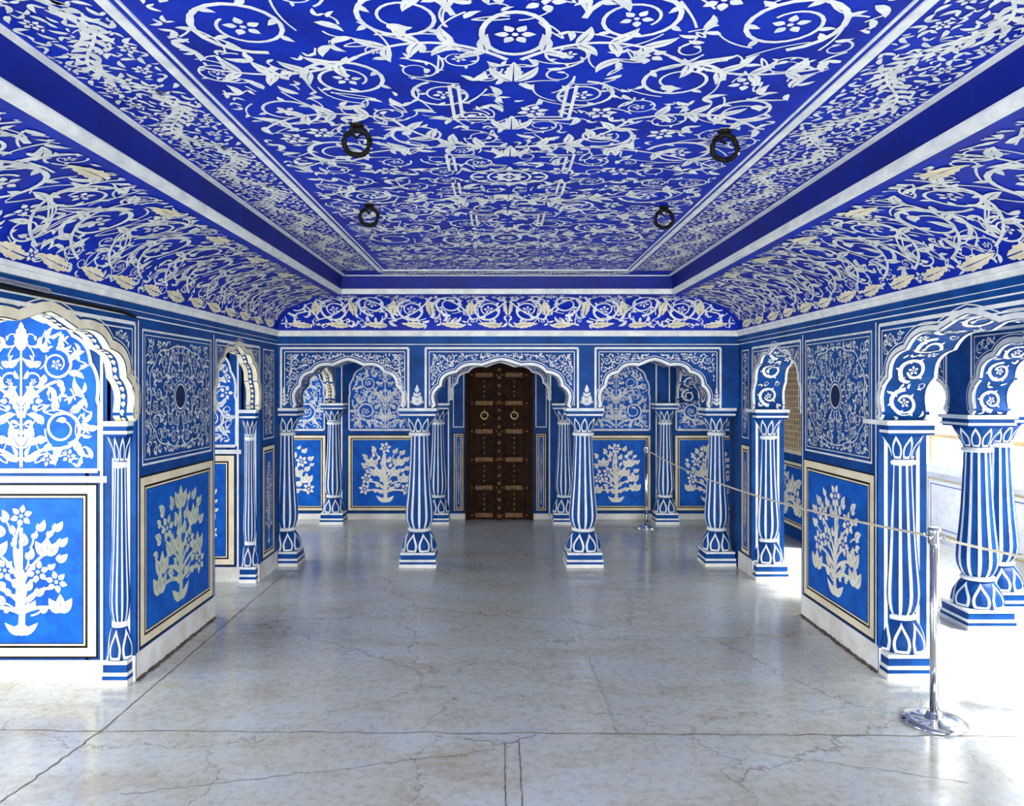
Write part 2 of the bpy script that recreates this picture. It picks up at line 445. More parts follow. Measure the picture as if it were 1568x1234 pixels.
def lunette(mb,F,u0,u1,z0,zs,za,seed,w=.002,kp='white',R=.11):
    pr=arch_pts(u0,u1,zs,za,amp=.035)
    mb.face([F.p(u,z,w) for u,z in [(u0,z0)]+pr+[(u1,z0)]],'field_blue')
    P=Pat(); P.band([(u0,z0)]+pr+[(u1,z0)],lambda t:.0,lambda t:.018)
    P.strip([(u0,z0),(u1,z0)],.012)
    cu=(u0+u1)/2; rr=random.Random(seed)
    P.bez((cu,z0+.02),(cu,za-.08),0.0,.009,.004)
    P.acanthus(cu,za-.2,pi/2,.16,.035,0)
    for z in (z0+.12,z0+.34):
        for s in (-1,1): P.leaf(cu,z,pi/2-s*.8,.16,.026,s*.9,8,True)
    poly=[(u0,z0)]+pr+[(u1,z0)]; sub=pr[::2]
    def ok(x,y,r):
        if not inpoly(x,y,poly): return False
        for a,b in sub:
            if (x-a)**2+(y-b)**2<(r+.008)**2: return False
        return True
    mb.pat(P,lambda u,v,ww:F.p(u,v,w+.0030+ww),kp)
    Q=Pat(); seeds=[]
    wd=(u1-u0)/2; hh=za-z0
    for fx,fz,fr,d in ((.53,.27,.34,1),(.46,.68,.28,-1)):
        r=wd*fr*.85; x=cu-fx*wd; z=z0+fz*hh
        Q.spiral(x,z,r,-pi/2 if d>0 else pi/2,-d,rr,1.4,lw=.085,leafy=False); seeds.append((x,z,r*.9))
        for i,a in enumerate((.2,1.1,2.0,2.9,3.8,4.7,5.6)):
            px,pz=x+r*.86*math.cos(a),z+r*.86*math.sin(a); L=r*.95
            aa=a+1.0*d
            ex,ez=px+L*.8*math.cos(aa-.3),pz+L*.8*math.sin(aa-.3)
            if inpoly(ex,ez,poly) and ex<cu-.01:
                Q.leaf(px,pz,aa,L,r*.17,-1.3*d,10,True,2); seeds.append(((px+ex)/2,(pz+ez)/2,r*.17))
    Q.bez((cu-.004,z0+.03),(cu-wd*.53,z0+.27*hh-wd*.27),-.3,.010,.008,10)
    Q.bez((cu-.004,z0+.25*hh),(cu-wd*.46,z0+.68*hh-wd*.22),-.35,.010,.008,10)
    fill(Q,rr,u0+.015,cu,z0+.015,za,[(R*.42,300),(R*.28,700),(R*.18,900)],R*.5,ok,seeds,lw=.004)
    mb.pat(Q,lambda u,v,ww:F.p(u,v,w+.0015+ww),kp,lambda u,v:u<cu-.001); mb.pat(Q,lambda u,v,ww:F.p(2*cu-u,v,w+.0015+ww),kp,lambda u,v:u<cu-.001)
def small_spray(mb,F,cu,z0,h,wd,w=.003,kp='white'):
    P=Pat()
    for i in range(4):
        z=z0+h*(.05+.2*i); s=wd*(.5-.1*i)
        for d in (-1,1):
            P.leaf(cu,z,pi/2-d*1.0,s*1.2,s*.24,d*.8,6,True); P.flower(cu+d*s*.75,z+h*.13,s*.22,5)
    P.leaf(cu,z0+h*.7,pi/2,h*.3,wd*.1,0,6); P.strip([(cu,z0),(cu,z0+h*.8)],.003)
    mb.pat(P,lambda u,v,ww:F.p(u,v,w+ww),kp)

# ------------------------------------------------------------ room dimensions
XL,XR,YB=-1.99,2.126,6.70
TH=.27; ZS=1.42; ZT=2.06
YF=-2.1
ZC0,ZC1=2.11,2.40; ZM=2.44; ZCEIL=2.55
CXL,CXR,CYB=-1.36,1.47,6.37

# floor
fl=MB('floor'); fl.box(-4.2,5.2,YF-1.5,9.4,-.12,0,'floor')
P=Pat()
rj=random.Random(3)
def wob(p0,p1,n,a):
    return [(p0[0]+(p1[0]-p0[0])*i/n+rj.uniform(-a,a),p0[1]+(p1[1]-p0[1])*i/n+rj.uniform(-a,a)) for i in range(n+1)]
def crack(pts,w):
    n=len(pts)-1
    P.band(pts,lambda t:-w*(.35+rj.random()*.9),lambda t:w*(.35+rj.random()*.9))
crack(wob((-3.4,3.52),(3.4,3.44),90,.009),.0032)
crack(wob((-1.86,3.5),(-1.86,6.6),50,.006),.004)
crack(wob((-1.86,3.5),(-2.0,2.2),40,.010),.0045)
crack(wob((.02,3.40),(.02,2.2),50,.003),.0026); crack(wob((.085,3.40),(.085,2.2),50,.003),.0026)
crack(wob((-.18,3.43),(.02,3.37),9,.015),.003); crack(wob((.02,3.37),(.16,3.46),9,.012),.003)
crack(wob((-1.5,2.95),(.0,3.32),50,.014),.0016)
crack(wob((.5,5.6),(.55,3.46),50,.014),.0016)
crack(wob((.6,3.45),(1.9,3.05),40,.014),.0014)
crack(wob((-1.7,4.9),(1.2,4.75),70,.010),.0014)
fl.pat(P,lambda u,v,w:(u,v,.0012+w),'grime')
fl.build()

# ---------------------------------------------------- ceiling
ce=MB('ceiling')
def lvl(t):
    a=t*pi/2
    c,s=math.cos(a),math.sin(a)
    return (CXL+(XL-CXL)*c, CXR+(XR-CXR)*c, CYB+(YB-CYB)*c, ZC0+(ZC1-ZC0)*s)
NT=14
for i in range(NT):
    a=lvl(i/NT); b=lvl((i+1)/NT)
    ce.face([(a[0],YF,a[3]),(a[0],a[2],a[3]),(b[0],b[2],b[3]),(b[0],YF,b[3])],'ceil_blue',True)
    ce.face([(a[1],YF,a[3]),(a[1],a[2],a[3]),(b[1],b[2],b[3]),(b[1],YF,b[3])],'ceil_blue',True)
    ce.face([(a[0],a[2],a[3]),(a[1],a[2],a[3]),(b[1],b[2],b[3]),(b[0],b[2],b[3])],'ceil_blue',True)
tx0,tx1,ty=CXL+.03,CXR-.03,CYB-.02
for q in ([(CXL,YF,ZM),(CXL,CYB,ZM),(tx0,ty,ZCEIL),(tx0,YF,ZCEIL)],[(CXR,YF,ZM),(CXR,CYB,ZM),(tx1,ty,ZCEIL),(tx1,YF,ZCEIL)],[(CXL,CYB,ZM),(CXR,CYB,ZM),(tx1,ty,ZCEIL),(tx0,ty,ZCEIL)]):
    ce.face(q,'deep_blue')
ce.box(CXL-.1,CXR+.1,YF,CYB+.1,ZCEIL,ZCEIL+.12,'ceil_blue')
ce.box(XL-TH,CXL-.1,YF,YB+TH,ZCEIL,ZCEIL+.12,'plaster'); ce.box(CXR+.1,XR+TH,YF,YB+TH,ZCEIL,ZCEIL+.12,'plaster')
ce.box(XL-TH,XR+TH,CYB+.1,YB+TH,ZCEIL,ZCEIL+.12,'plaster')
ce.box(XL-TH,XL-.005,YF,YB+TH,ZC0,ZCEIL,'plaster'); ce.box(XR+.005,XR+TH,YF,YB+TH,ZC0,ZCEIL,'plaster'); ce.box(XL-TH,XR+TH,YB+.005,YB+TH,ZC0,ZCEIL,'plaster')
def moulding(x0,x1,y1,z0,z1,d,k='white'):
    ce.box(x0,x0+d,YF,y1,z0,z1,k); ce.box(x1-d,x1,YF,y1,z0,z1,k); ce.box(x0+d,x1-d,y1-d,y1,z0,z1,k)
moulding(XL-.002,XR+.002,YB+.002,ZT,ZT+.028,.018); moulding(XL-.002,XR+.002,YB+.002,ZT+.028,ZC0,.034)
moulding(CXL-.012,CXR+.012,CYB+.012,ZC1-.004,ZM-.015,.035); moulding(CXL-.03,CXR+.03,CYB+.03,ZM-.015,ZM,.04)
def crect(x0,x1,y0,y1,k='white',w=.006):
    ce.box(x0,x1,y0,y1,ZCEIL-w,ZCEIL+.001,k)
for x0,x1,y1,t in ((tx0,tx1,ty,.028),(-.99,1.07,6.08,.03)):
    crect(x0,x0+t,YF,y1); crect(x1-t,x1,YF,y1); crect(x0+t,x1-t,y1-t,y1)
x0,x1,y1,t=-.99+.05,1.07-.05,6.08-.05,.007
crect(x0,x0+t,YF,y1); crect(x1-t,x1,YF,y1); crect(x0+t,x1-t,y1-t,y1)
def sprig_cell(L,h,seed):
    rng=random.Random(seed); P=Pat(); n=28; pts=[]
    for i in range(n+1):
        x=L*i/n; pts.append((x,h/2+h*.22*math.sin(2*pi*i/n)))
    P.strip(pts,.005); s=[]
    for i in range(1,n):
        x,y=pts[i]; a=math.atan2(pts[i+1][1]-pts[i-1][1],pts[i+1][0]-pts[i-1][0])
        d=1 if i%2 else -1
        P.leaf(x,y,a+d*.85,rng.uniform(.055,.08),.012,-d*.5,5); s.append((x,y,.006))
        if i%4==0:
            P.bez((x,y),(x+.07*math.cos(a+d*1.0),y+.07*math.sin(a+d)),.2*d,.003,.002,5)
    for k,(x,y) in enumerate(((L*.25,h*.25),(L*.75,h*.75),(L*.02,h*.22),(L*.5,h*.84))):
        P.flower(x,y,.030,6,k); s.append((x,y,.028))
    fill(P,rng,0,L,.006,h-.006,[(.022,500),(.016,1100),(.011,1000)],.05,None,s,lw=.003,tight=.93,link=False)
    return P
for side in (0,1,2):
    L=.56
    wid={0:-.99-tx0-.028,1:tx1-.028-1.07,2:ty-.028-6.08}[side]
    P=sprig_cell(L,wid,40+side); tot=(6.06-YF) if side<2 else (2.06)
    for k in range(int(tot/L)+1):
        kf=lambda u,v: .004<v<wid-.004 and u+k*L<tot
        if side==0: ce.pat(P,lambda u,v,w:(tx0+.028+v,YF+u+k*L,ZCEIL-.002-w),'offwhite',kf)
        elif side==1: ce.pat(P,lambda u,v,w:(1.07+v,YF+u+k*L,ZCEIL-.002-w),'offwhite',kf)
        else: ce.pat(P,lambda u,v,w:(-.99+u+k*L,6.08+v,ZCEIL-.002-w),'offwhite',kf)
# big central arabesque
AX=.04; HW=.965; YC=3.37; HL=6.02-YC
seeds0=[]
def half(seed,jit):
    """one quarter of the arabesque; the layout is shared, the filling varies by seed (hand painted)"""
    rr=random.Random(seed); P=Pat(); seeds=[]
    for (x,y,r,a0,d) in ((.34,.55,.135,-1.6,1),(.68,.34,.16,2.6,-1),(.78,.80,.14,-1.2,-1),(.22,.95,.12,1.3,-1),(.52,1.06,.15,0,1),(.30,1.44,.15,3.0,-1),(.72,1.40,.17,-1.5,1),
                     (.20,1.86,.12,1.5,1),(.54,1.82,.14,-.3,-1),(.82,2.0,.12,2.5,1),(.32,2.22,.14,-1.3,-1),(.66,2.36,.14,.4,1),(.15,2.5,.10,1,1)):
        x+=rr.uniform(-jit,jit); y+=rr.uniform(-jit,jit)
        P.spiral(x,y,r,a0+rr.uniform(-.3,.3),d,rr,rr.choice((1.25,1.4,1.6)),lw=.056,ls=.9); seeds.append((x,y,r))
    for (p0,p1,bow,w) in (((0.02,.42),(.42,.72),-.35,.009),((.42,.72),(.9,.62),.4,.008),((.02,1.2),(.45,1.22),.45,.008),((.45,1.22),(.93,1.15),-.35,.008),((.02,1.65),(.4,1.62),-.4,.008),
                      ((.4,1.62),(.93,1.68),.35,.008),((.02,2.1),(.5,2.05),.35,.008),((.5,2.05),(.93,2.2),-.3,.007),((.08,.42),(.9,.12),.22,.007)):
        pts=P.bez(p0,p1,bow,w,w*.7,14)
        for i in range(2,13,3):
            x,y=pts[i]; a=math.atan2(pts[i+1][1]-y,pts[i+1][0]-x)
            P.leaf(x,y,a+.7,.11,.019,.7,6,True); P.leaf(x,y,a-.7,.10,.017,-.7,6,True)
    seeds+=[(0,0,.17),(0,1.36,.11),(0,2.0,.1)]+[(0,y,.04) for y in (.38,.7,1.13,1.68,2.38)]
    fill(P,rr,.0,HW-.01,0,HL,[(.075,500),(.055,1200),(.038,2200),(.027,2400),(.018,1500)],.07,None,seeds,lw=.0036,tight=1.0,slw=.056)
    return P
CP=Pat()
CP.flower(0,0,.075,8); CP.ring(0,0,.095,.006,24); CP.ring(0,0,.17,.006,32,.11)
for i in range(12): CP.leaf(.11*math.cos(i*pi/6),.11*math.sin(i*pi/6)*.9,i*pi/6,.06,.014,0,4)
EP=Pat()
for s in (1,-1):
    for g in (0,.028):
        q=.26-g; zq=.32-g
        for t in (1,-1):
            CP.strip([(s*q,t*.09),(s*q,t*zq)],.006); CP.strip([(s*(q+.006),t*zq),(s*(q-.11),t*zq)],.006)
        EP.strip([(s*(.20-g),1.02),(s*(.20-g),.72+g)],.006); EP.strip([(s*(.206-g),.72+g),(s*.06,.72+g)],.006)
    for y in (.3,.62,1.05,1.6,2.3):
        EP.leaf(s*.005,y,pi/2-s*.9,.13,.018,s*.7,8,True)
for y in (.3,.62,1.05,1.6,2.3): EP.acanthus(0,y,pi/2,.14,.026,0)
EP.ring(0,1.36,.09,.008,24,.12); EP.flower(0,1.36,.055,6)
EP.ring(0,2.0,.09,.007,24,.12); EP.flower(0,2.0,.05,6)
kp2=lambda u,v: .003<=u<HW-.005 and .003<=v<HL-.01
for sy,yc,sd in ((1,YC,21),(-1,YC,22),(1,YC-2*HL,23)):
    for sx in (1,-1):
        Ph=half(sd+(100 if sx<0 else 0),.012)
        ce.pat(Ph,lambda u,v,w:(AX+sx*u,yc+sy*v,ZCEIL-.0015-w),'white',lambda u,v:kp2(u,v) and yc+sy*v>YF)
for sy,yc in ((1,YC),(-1,YC),(1,YC-2*HL)):
    ce.pat(EP,lambda u,v,w:(AX+u,yc+sy*v,ZCEIL-.0035-w),'white',lambda u,v:yc+sy*v>YF)
ce.pat(CP,lambda u,v,w:(AX+u,YC+v,ZCEIL-.0035-w),'white')
# cove ornament
arcS=.74; arcB=.50
def covecell(p,h,seed):
    rng=random.Random(seed); P=Pat(); A=Pat(); s=[]
    def sp(x,y,r,a0,d):
        P.spiral(x,y,r,a0,d,rng,1.4,lw=.068); s.append((x,y,r)); s.append((x+p,y,r)); s.append((x-p,y,r))
    sp(.30*p,.55*h,.235*h,-1.2,1); sp(.80*p,.68*h,.19*h,2.0,-1); sp(.72*p,.30*h,.15*h,1.2,1)
    for x,L in ((.05*p,.42*p),(.56*p,.36*p)):
        A.acanthus(x,.085*h,.10,L,.065*h,.15); s.append((x+L*.3,.085*h,.06*h)); s.append((x+L*.7,.085*h,.06*h))
    A.acanthus(.02*p,.86*h,.1,.34*p,.045*h,-.4); s.append((.2*p,.87*h,.05*h))
    for q in ((0,.2*h,.5*p,.93*h,-.35),(.5*p,.2*h,p,.93*h,-.3)):
        pts=P.bez((q[0],q[1]),(q[2],q[3]),q[4],.009,.006,14)
        for i in range(2,13,2):
            x,y=pts[i]; a=math.atan2(pts[i+1][1]-y,pts[i+1][0]-x); P.leaf(x,y,a+.8*(1 if i%4 else -1),.11,.020,.5*(1 if i%4 else -1),6,True)
    fill(P,rng,0,p,.02,h-.02,[(.07,300),(.05,700),(.034,1200),(.023,900)],.062,None,s,lw=.0045,tight=.97)
    return P,A
def side_map(sgn):
    def mp(u,v,w):
        t=min(max(v/arcS,0),1); l=lvl(t); a=t*pi/2
        x=l[0] if sgn<0 else l[1]
        return (x-sgn*(.003+w)*math.cos(a),u,l[3]-(.003+w)*math.sin(a)-.001)
    return mp
p=.62
for sgn,seed in ((-1,5),(1,6)):
    n=int((YB-YF)/p)+1
    mp0=side_map(sgn)
    for k in range(n):
        if k<8: Pc,Ac=covecell(p,arcS,seed+10*k)
        off=YB-.12-(k+1)*p
        g=lambda u,v,w: mp0(off+p-u,v,w+(.0011 if k%2 else 0))
        keepg=lambda u,v: .012<v<arcS-.045 and YF<off+p-u<lvl(v/arcS)[2]-.01
        ce.pat(Pc,g,'offwhite',keepg); ce.pat(Ac,lambda u,v,w: mp0(off+p-u,v,w+.0023),'cream',keepg)
# back frieze
P=Pat(); A=Pat(); rng=random.Random(77); cx=(XL+XR)/2; s=[]; p=.34
for k in range(-1,6):
    x=(k+.5)*p; d=1 if k%2 else -1
    P.spiral(x,arcB*(.50+.07*d),.150,-pi/2*d,d,rng,1.45,lw=.08); s.append((x,arcB*(.50+.07*d),.14))
    P.bez((x-p*.55,arcB*(.5-.28*d)),(x+p*.45,arcB*(.5+.28*d)),.25*d,.009,.006,10)
    A.acanthus(x-.12,arcB*.10,.05,.22,.028,.1); s.append((x-.06,arcB*.1,.03)); s.append((x+.04,arcB*.1,.03))
    A.acanthus(x+.17,arcB*.30,pi/2,.2,.034,-.3*d); 
fill(P,rng,0,2.06,.02,arcB-.03,[(.045,400),(.032,700),(.022,700)],.06,None,s,lw=.0045,tight=.95)
def bmap(sx,o=0):
    def f(u,v,w):
        t=min(max(v/arcB,0),1); l=lvl(t); a=t*pi/2
        return (cx+sx*u,l[2]-(.003+o+w)*math.cos(a),l[3]-(.003+o+w)*math.sin(a))
    return f
for sx in (1,-1):
    kf=lambda u,v: .01<v<arcB-.045 and u>.002 and lvl(v/arcB)[0]+.01<cx+sx*u<lvl(v/arcB)[1]-.01
    ce.pat(P,bmap(sx),'white',kf); ce.pat(A,bmap(sx,.0013),'cream',kf)
ce.build()

rf=MB('ceiling_aisle')
rf.box(-4.0,XL-TH,YF,9.4,2.10,2.2,'plaster'); rf.box(XR+TH,3.75,YF,9.4,2.10,2.2,'plaster'); rf.box(XL-TH,XR+TH,YB+TH,9.4,2.10,2.2,'ceil_blue')
rf.build()

# ---------------------------------------------------- side walls
def side_wall(name,F,near,far,seed,ath,kt):
    (a0,a1),(b0,b1)=near,far
    w=MB(name)
    def pier(u0,u1,z0=0): w.fbox(F,u0,u1,z0,ZT+.05,-TH,0,'wall_blue')
    pier(YF,-.2); pier(1.35,a0); pier(a1,b0); pier(b1,YB+TH)
    pr0=arch_piece(w,F,-.2,1.35,ZS,1.94,ZT+.05,ath)
    prN=arch_piece(w,F,a0,a1,ZS,1.94,ZT+.05,ath)
    prF=arch_piece(w,F,b0,b1,ZS,1.925,ZT+.05,ath)
    prC=arch_piece(w,F,YB+TH,9.05,ZS,1.93,ZT+.05,ath)
    kk='cream' if ath<.2 else 'white'
    tm=.045 if ath<.2 else .026
    arch_deco(w,F,prN,a0,a1,ZS,a0+.012,a1-.012,1.95,seed+1,trim=tm,ktrim=kk)
    arch_deco(w,F,prF,b0,b1,ZS,b0+.012,b1-.012,1.935,seed+2,trim=tm*.8,rad=(.045,.032,.022,.015,.011),ktrim=kk)
    arch_deco(w,F,prC,YB+TH,9.05,ZS,YB+TH+.02,9.03,1.95,seed+3,trim=.03)
    for pr in (prN,prF,prC): soffit_deco(w,F,pr,ath,seed+5,kk)
    w.rect(F,YF,YB,1.985,1.993,.002,'white'); w.rect(F,YF,YB,2.02,2.024,.002,'white')
    for (u0,u1) in ((a1,b0),(1.35,a0)):
        w.rect(F,u0+.02,u0+.032,.14,1.97,.002,'white'); w.rect(F,u1-.032,u1-.02,.14,1.97,.002,'white')
        up_panel(w,F,u0+.07,u1-.07,1.165,1.93,seed+u1)
        dado_panel(w,F,u0+.04,u1-.04,.16,1.11,seed+7,kt)
        w.rect(F,u0,u1,0,.15,.003,'plaster')
        G=Pat(); rg=random.Random(5); n=60
        G.band([(u0+(u1-u0)*i/n,0) for i in range(n+1)],lambda t:0,lambda t:.006+.010*rg.random())
        w.pat(G,lambda u,v,ww:F.p(u,v,.004),'grime')
        G=Pat(); G.band([(u0+(u1-u0)*i/n,0) for i in range(n+1)],lambda t:0,lambda t:.012+.022*rg.random())
        w.pat(G,lambda u,v,ww:F.p(u,.0015,v+.001),'grime')
    u0,u1=b1,YB-.0
    w.rband(F,u0+.08,u1-.10,1.165,1.93,.010,.002,'white')
    Q=Pat(); fill(Q,random.Random(seed+9),u0+.11,u1-.13,1.19,1.91,[(.04,300),(.025,600),(.016,600)],.034,lw=.003)
    w.pat(Q,lambda u,v,ww:F.p(u,v,.002+ww),'white')
    dado_panel(w,F,u0+.06,u1-.08,.16,1.11,seed+8,bw=.03)
    w.rect(F,u0,u1,0,.15,.003,'plaster')
    for yy,dr in ((a1,-1),(b1,-1),(b0,1)):
        G=Frame(F.p(yy,0,0),-F.N,(0,dr,0))
        for k in range(0,3): w.rect(G,.03+k*.09,.05+k*.09,.14,ZS-.02,.002,'white')
        w.rect(G,0,TH,0,.14,.002,'plaster')
    return w
FL=Frame((XL,0,0),(0,1,0),(1,0,0)); FR=Frame((XR,0,0),(0,1,0),(-1,0,0))
side_wall('wall_left',FL,(2.55,4.10),(5.24,6.22),100,.11,'tree_green').build()
side_wall('wall_right',FR,(2.62,4.22),(5.30,6.34),200,TH,'tree_white').build()

# ---------------------------------------------------- arcade closing the room (back row)
FB=Frame((0,YB,0),(1,0,0),(0,-1,0))
wb=MB('wall_arcade')
ops=[(-1.84,-.87),(-.60,.62),(.89,1.86)]
for (u0,u1) in ((XL,-1.84),(-.87,-.60),(.62,.89),(1.86,XR)): wb.fbox(FB,u0,u1,ZS,ZT+.05,-TH,0,'wall_blue')
frs=[(-1.955,-.82),(-.665,.693),(.85,1.965)]
for i,((a,b),(f0,f1)) in enumerate(zip(ops,frs)):
    pr=arch_piece(wb,FB,a,b,ZS,1.845,ZT+.05,TH)
    arch_deco(wb,FB,pr,a,b,ZS,f0,f1,1.955,300+i,trim=.026,rad=(.042,.03,.021,.014,.010),line=.016)
    soffit_deco(wb,FB,pr,TH,310+i)
for cu in (-.742,.772): small_spray(wb,FB,cu,1.44,.19,.13)
for cu in (-1.93,1.93): small_spray(wb,FB,cu,1.44,.17,.08)
wb.rect(FB,XL,XR,1.985,1.992,.002,'white'); 
wb.rect(Frame((0,YB+TH,0),(1,0,0),(0,1,0)),XL,XR,1.97,1.99,.003,'white')
wb.build()

# ---------------------------------------------------- far wall with door and blind arches
YD=9.15
FD=Frame((0,YD,0),(1,0,0),(0,-1,0))
wd=MB('wall_back')
wd.fbox(FD,-4.0,3.75,0,2.1,-.2,0,'wall_blue')
for i,(u0,u1) in enumerate(((-1.86,-.94),(.98,1.84),(-3.05,-2.12),(2.12,2.95))):
    dado_panel(wd,FD,u0,u1,.10,1.03,400+i,bw=.03,w=.01)
    lunette(wd,FD,u0+.03,u1-.03,1.09,1.50,1.93,420+i,R=.10,w=.01,kp='offwhite')
for u0,u1 in ((-.575,-.44),(.43,.565)):
    dado_panel(wd,FD,u0,u1,.10,1.05,430,bw=.010,w=.01,dens=.6)
    wd.rband(FD,u0,u1,1.12,1.9,.010,.01,'white')
for u in (-.90,-.63,.60,.93,-2.06,-1.93,1.9,2.06,-3.2,3.1):
    wd.rect(FD,u-.008,u+.008,0.05,2.0,.006,'white')
wd.rect(FD,-4,3.75,0,.07,.006,'plaster')
wd.build()
tr=MB('trim_door_arch')
FT=Frame((0,YD-.17,0),(1,0,0),(0,-1,0))
pr=arch_piece(tr,FT,-.58,.58,1.45,1.90,2.10,.05)
arch_deco(tr,FT,pr,-.58,.58,1.45,-.6,.6,1.98,450,trim=.024,rad=(.035,.026,.02,.014,.01))
tr.build()

# door
dr=MB('door_1')
y=YD-.065
dr.box(-.42,.40,y+.03,y+.055,0.005,1.93,'wood')
for x0,x1 in ((-.42,-.375),(.355,.40)): dr.box(x0,x1,y-.03,y+.05,0.005,1.93,'wood')
dr.box(-.42,.40,y-.03,y+.05,1.885,1.93,'wood')
for s,(x0,x1) in enumerate(((-.37,-.012),(-.008,.35))):
    dr.box(x0,x1,y,y+.04,.01,1.88,'wood')
    for st in (x0,x0+.155,x1-.045): dr.box(st,st+.045,y-.02,y+.01,.01,1.88,'wood')
    for z in (.03,.36,.70,1.04,1.38,1.72):
        dr.box(x0,x1,y-.028,y+.01,z,z+.075,'wood')
        dr.box(x0+.07,x1-.08,y-.032,y-.02,z+.012,z+.062,'brass')
        n=4
        for k in range(n):
            cx=x0+.03+(x1-x0-.06)*k/(n-1); dr.box(cx-.010,cx+.010,y-.045,y-.02,z+.028,z+.046,'brass')
    for z0 in (.12,.46,.80,1.14,1.48):
        for xa,xb in ((x0+.055,x0+.145),(x0+.21,x1-.055)):
            dr.box(xa,xb,y-.010,y+.01,z0,z0+.22,'wood'); dr.box(xa+.02,xb-.02,y-.018,y,z0+.03,z0+.19,'wood')
        for k in range(4):
            dr.box(x0+.168,x0+.186,y-.028,y-.01,z0+.01+k*.06,z0+.028+k*.06,'brass')
dr.box(-.035,.015,y-.045,y+.01,.01,1.88,'wood')
for k in range(19):
    z=.06+k*.098; dr.lathe(-.01,y-.045,[(.020,z-.02),(.024,z),(.020,z+.02)],8,lambda i,j:'brass',smooth=True)
for cx in (-.19,.17):
    c=Vector((cx,y-.05,1.27))
    dr.tube([c+Vector((.042*math.cos(t*pi/8),0,.042*math.sin(t*pi/8))) for t in range(17)],.008,'gold')
    dr.tube([c+Vector((0,.03,.045)),c+Vector((0,-.01,.045))],.015,'gold')
dr.build()

# ---------------------------------------------------- cross walls in the left aisle
for i,(yy,u1,top) in enumerate(((4.088,-2.14,1.08),(6.208,-2.14,1.05))):
    F=Frame((0,yy,0),(1,0,0),(0,-1,0)); c=MB('wall_cross')
    c.fbox(F,-4.0,XL-TH+.02,0,2.1,-.25,0,'wall_blue'); c.fbox(F,XL-TH,u1+.02,0,2.1,-.2,0,'wall_blue')
    c.fbox(F,u1,XL-.113,ZS,2.1,-.03,0,'wall_blue')
    pu0=-3.02; pu1=u1-.05
    dado_panel(c,F,pu0,pu1,.13,top,500+i,'white')
    c.rect(F,-4,u1,0,.12,.004,'plaster'); c.rect(F,-4,u1,top+.005,top+.04,.004,'white')
    lunette(c,F,pu0,pu1,top+.07,1.50,2.0,510+i,R=.14)
    c.rect(F,u1-.035,u1-.02,.12,2.05,.005,'white'); c.rect(F,pu0-.06,pu0-.04,.12,2.05,.005,'white')
    c.build()

def outer(name,F,segs,ops,k='wall_blue'):
    w=MB(name)
    for (u0,u1,z0) in segs: w.fbox(F,u0,u1,z0,2.1,-.25,0,k)
    for j,(a,b) in enumerate(ops):
        pr=arch_piece(w,F,a,b,ZS,1.93,2.1,.25)
        arch_deco(w,F,pr,a,b,ZS,a+.01,b-.01,1.97,600+j,trim=.035)
        soffit_deco(w,F,pr,.25,620+j)
    return w
FO=Frame((3.12,0,0),(0,1,0),(-1,0,0))
wo=outer('wall_outer',FO,[(YF,-.2,0),(1.6,1.85,ZS),(3.35,3.6,ZS),(4.98,5.24,ZS),(7.45,9.15,0)],[(-.2,1.6),(1.85,3.35),(3.6,4.98),(5.24,7.45)])
wo.rect(FO,7.62,8.95,.95,1.85,.004,'jali')
wo.rband(FO,7.56,9.0,.90,1.90,.04,.012,'frame_cream')
for i in range(22):
    u=7.62+i*.062; wo.fbox(FO,u,u+.022,.94,1.86,.006,.020,'jali_bar')
for i in range(15):
    z=.95+i*.062; wo.fbox(FO,7.6,8.97,z,z+.020,.006,.018,'jali_bar')
dado_panel(wo,FO,7.56,9.0,.12,.82,640,bw=.03)
wo.build()
FO2=Frame((-3.55,0,0),(0,1,0),(1,0,0))
outer('wall_outer',FO2,[(YF,-.2,0),(1.3,1.5,ZS),(3.9,4.14,0),(6.2,6.5,0),(8.9,9.15,0)],[(-.2,1.3),(1.5,3.9),(4.14,6.2),(6.5,8.9)]).build()

